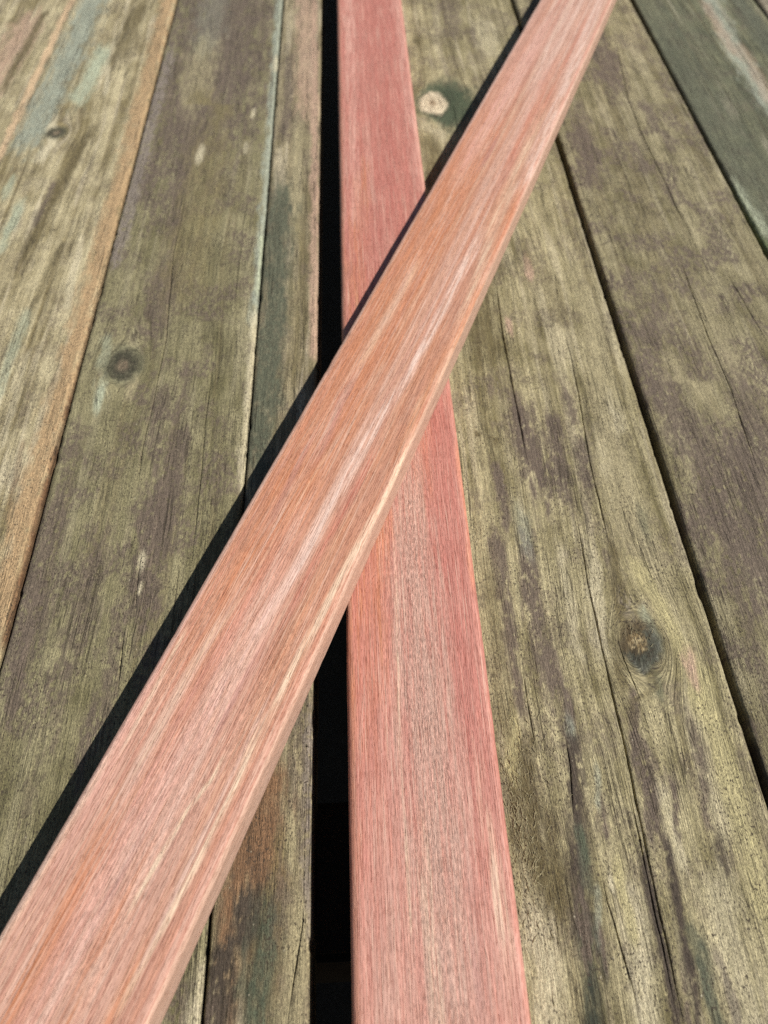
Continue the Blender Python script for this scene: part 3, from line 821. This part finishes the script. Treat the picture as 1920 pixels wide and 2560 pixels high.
# ------------------------------------------------------------------ slats
SLAT_T = 12.0
def slat(s0, s1, l0, l1, z_bot, fine_l, colour_fn, streaks, seed, to_world, fuzz_fn, rad=2.0, ragged=0.3, rag_len=120.0):
    ls = [l0]
    while ls[-1] < l1:
        l = ls[-1]
        ls.append(l + (0.9 if fine_l[0] < l < fine_l[1] else (2.0 if l < fine_l[2] and l > fine_l[0] - 40 else 8)))
    ls = np.array(ls); nr = len(ls)
    # closed profile: (s, z, unrolled coordinate)
    prof = []
    w = s1 - s0; T = SLAT_T
    n_top = int((w - 2 * rad) / 0.3)
    k = 7
    def arc(cx, cz, a0, a1):
        return [(cx + rad * math.cos(a), cz + rad * math.sin(a)) for a in np.linspace(a0, a1, k)]
    pts = []
    pts += arc(s0 + rad, T - rad, math.pi, math.pi / 2)[:-1]
    pts += [(s0 + rad + (w - 2 * rad) * i / n_top, T) for i in range(n_top)]
    pts += arc(s1 - rad, T - rad, math.pi / 2, 0)
    pts += [(s1, T - rad - (T - 2 * rad) * i / 14) for i in range(1, 14)]
    pts += arc(s1 - rad, rad, 0, -math.pi / 2)
    pts += [(s1 - rad - (w - 2 * rad) * i / 12, 0) for i in range(1, 12)]
    pts += arc(s0 + rad, rad, -math.pi / 2, -math.pi)
    pts += [(s0, rad + (T - 2 * rad) * i / 14) for i in range(1, 14)]
    pts = np.array(pts)
    top = pts[:, 1] >= T - 1e-6
    seg = np.hypot(*(np.roll(pts, -1, 0) - pts).T)
    un = np.concatenate([[0], np.cumsum(seg)[:-1]]) + s0 - 1.2
    nc = len(pts)
    S = np.repeat(pts[None, :, 0], nr, 0).ravel(); Z = np.repeat(pts[None, :, 1], nr, 0).ravel()
    U = np.repeat(un[None, :], nr, 0).ravel(); L = np.repeat(ls[:, None], nc, 1).ravel()
    onside = np.repeat((pts[:, 1] < T - rad * 0.6)[None, :], nr, 0).ravel()
    c = colour_fn(U, S, L)
    ct = paint(c.copy(), S, L, streaks, SPAL, seed + 100, ragged=ragged, tail=9.0, nx=1.0, ny=rag_len, dash=(0.45, 14.0), boost=1.0)
    c = np.where(onside[:, None], c, ct)
    fz = fuzz_fn(S, L)
    nse = (fbm(U / 1.3, L / 60, 3, seed + 3) - 0.5) * 0.10 + (fbm(U / 6, L / 90, 2, seed + 4) - 0.5) * 0.2
    nse = nse + fz * 0.06 * (fbm(U / 0.6, L / 2.2, 2, seed + 6) - 0.5)
    nz = np.where(Z > T * 0.5, 1.0, 0.0)
    edge = np.where(S < s0 + 0.5 * w, -1.0, 1.0) * np.where((S < s0 + rad) | (S > s1 - rad), 1, 0)
    Zd = z_bot + Z + nse * nz
    Sd = S + edge * (0.3 * (fbm(U * 0 + L / 30, S * 0 + edge, 3, seed + 8) - 0.5)
                     - 0.2 * sstep(0.7, 0.9, fbm(L / 5, Z / 3 + edge, 2, seed + 12)))
    W = to_world(Sd, L, Zd)
    idx = np.arange(nr * nc).reshape(nr, nc)
    a, b = idx[:-1], idx[1:]
    q = np.stack([a, np.roll(a, -1, 1), np.roll(b, -1, 1), b], -1).reshape(-1, 4)
    attrs = {'col': ('FLOAT_COLOR', c), 'grain': ('FLOAT_VECTOR', np.stack([U + 0.25 * (fbm(U / 9, L / 150, 2, seed + 9) - .5), L, np.full(len(U), float(seed))], 1)),
             'fuzz': ('FLOAT', fz)}
    return make_mesh('wooden_slat', W, q, [idx[0][::-1], idx[-1]], attrs, M_SLAT)

ANG = 0.393725
PX, PY = math.cos(ANG), -math.sin(ANG)
DX, DY = math.sin(ANG), math.cos(ANG)
U0, U1 = -89.85, -49.75
LO0, LO1 = -8.5, 31.6

def upper_colour(U, S, L):
    pink = lin(214, 167, 146); salmon = lin(208, 150, 120)
    m = sstep(10, 90, L) * (1 - sstep(330, 480, L))
    c = pink[None, :] + (salmon - pink)[None, :] * m[:, None]
    n1 = fbm(U / 0.6, L / 700, 3, 301); n2 = fbm(U / 3.4, L / 800, 3, 302); n3 = fbm(U / 1.5, L / 260, 3, 303)
    c = mix(c, SPAL['cream'], sstep(0.56, 0.74, n1) * 0.40)
    c = mix(c, SPAL['red'], sstep(0.52, 0.7, n2) * 0.35)
    c = mix(c, SPAL['white'], sstep(0.55, 0.7, n3) * 0.45)
    c = mix(c, SPAL['orange'], sstep(0.56, 0.72, fbm(U / 1.2, L / 420, 3, 305)) * 0.35)
    c = mix(c, SPAL['brown'], sstep(0.6, 0.74, fbm(U / 0.8, L / 500, 3, 306)) * 0.28)
    blot = sstep(0.5, 0.75, fbm(U / 7, L / 22, 4, 307))
    c = mix(c, lin(196, 146, 126), blot * 0.3)
    wide = fbm(U / 5.5 + 0.3, L / 1800, 2, 309); wide2 = fbm(U / 2.4, L / 1500, 2, 310)
    c = mix(c, lin(236, 196, 172), sstep(0.45, 0.75, wide) * 0.32)
    c = mix(c, lin(190, 132, 106), sstep(0.5, 0.78, wide2) * 0.4)
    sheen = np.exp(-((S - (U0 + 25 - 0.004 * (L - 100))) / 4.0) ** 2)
    c = mix(c, lin(240, 204, 184), sheen * 0.2)  # soft sheen along the middle, painted in as paler colour
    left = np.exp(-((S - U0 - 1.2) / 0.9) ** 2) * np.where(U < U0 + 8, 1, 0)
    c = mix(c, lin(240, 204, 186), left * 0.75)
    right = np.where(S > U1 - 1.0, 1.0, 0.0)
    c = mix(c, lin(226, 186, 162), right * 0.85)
    return c

def lower_colour(U, S, L):
    base = lin(206, 136, 120)
    c = np.repeat(base[None, :], len(U), 0)
    n1 = fbm(U / 0.7, L / 500, 3, 321); n2 = fbm(U / 5.0, L / 260, 3, 322); n3 = fbm(U / 2.2, L / 70, 4, 323)
    c = mix(c, lin(192, 138, 120), sstep(0.5, 0.72, fbm(U / 6, L / 18, 4, 327)) * 0.35)
    c = mix(c, SPAL['pink'], sstep(0.54, 0.74, n1) * 0.35)
    c = mix(c, SPAL['rose'], sstep(0.46, 0.66, n2) * 0.55)
    c = mix(c, SPAL['tan'], sstep(0.56, 0.7, n3) * 0.35)
    near = 1 - sstep(-10, 70, L)
    c = mix(c, lin(220, 160, 140), near * 0.6)
    c = mix(c, lin(218, 156, 138), np.exp(-((S - LO1 + 1.4) / 1.0) ** 2) * 0.5)
    c = mix(c, lin(196, 140, 108), np.exp(-((S - LO0 - 1.2) / 0.8) ** 2) * 0.5)
    return c

def upper_fuzz(S, L):
    return 0.25 + 0.6 * sstep(0.45, 0.7, fbm(S / 4, L / 60, 2, 331)) * (1 - 0.6 * sstep(60, 140, L))

def lower_fuzz(S, L):
    band = np.exp(-((S - 13 - 2 * (fbm(L / 60, L * 0, 2, 332) - .5)) / 8) ** 2) * (1 - sstep(130, 220, L))
    return 0.35 + 1.15 * band * (0.5 + fbm(S / 3, L / 12, 3, 333))

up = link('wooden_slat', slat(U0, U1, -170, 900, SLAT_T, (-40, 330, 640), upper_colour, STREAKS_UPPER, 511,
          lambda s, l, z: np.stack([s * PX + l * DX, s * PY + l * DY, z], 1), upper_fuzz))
up['label'] = 'upper salmon pink wooden slat lying diagonally across the other slat'
up['category'] = 'slat'
up['group'] = 'planed red wood slats on the deck'
lo = link('wooden_slat', slat(LO0, LO1, -130, 870, 0.12, (-40, 300, 640), lower_colour, STREAKS_LOWER, 523,
          lambda s, l, z: np.stack([s, l, z], 1), lower_fuzz, ragged=1.1, rag_len=14.0))
lo['label'] = 'lower rose red wooden slat lying flat along the deck boards under the other'
lo['category'] = 'slat'
lo['group'] = 'planed red wood slats on the deck'

# ------------------------------------------------------------------ raised wood fibres on the boards
def fibres(parent, zones, seed):
    rng = random.Random(seed)
    vs_, fs = [], []
    for (cx_, cy_, rx, ry, n, lmin, lmax) in zones:
        for _ in range(n):
            x = rng.gauss(cx_, rx * 0.5); y = rng.gauss(cy_, ry * 0.5)
            ln = rng.uniform(lmin, lmax); r0 = rng.uniform(0.08, 0.17)
            a = rng.gauss(math.pi / 2, 0.45); curl = rng.uniform(-1.2, 1.2); lift = rng.uniform(0.1, 0.9)
            px, py, pz = x, y, -0.05
            base = len(vs_); seg = 5
            for i in range(seg + 1):
                tt = i / seg
                aa = a + curl * tt
                r = r0 * (1 - 0.75 * tt)
                nx, ny = -math.sin(aa), math.cos(aa)
                for (ox, oz) in ((-1, 0), (1, 0), (0, 1.2)):
                    vs_.append((px + nx * r * ox, py + ny * r * ox, pz + r * oz))
                px += math.cos(aa) * ln / seg; py += math.sin(aa) * ln / seg
                pz = 0.05 + lift * math.sin(min(1, tt + 0.2) * math.pi) * 0.55
            for i in range(seg):
                for k in range(3):
                    p0 = base + i * 3 + k; p1 = base + i * 3 + (k + 1) % 3
                    fs.append((p0, p1, p1 + 3, p0 + 3))
    me = bpy.data.meshes.new('fibres')
    me.from_pydata([(a * MM, b * MM, c * MM) for a, b, c in vs_], [], fs)
    me.materials.append(M_FIBRE)
    o = link('fibres', me, parent)
    o['kind'] = 'stuff'
    return o

fibres(pD, [(37, 50, 5, 28, 230, 0.8, 3.2), (42, 68, 9, 18, 90, 0.8, 2.6), (81, 104, 5, 5, 26, 0.8, 2.2)], 3)
fibres(pE, [(114, 90, 5, 60, 30, 0.7, 1.8)], 4)
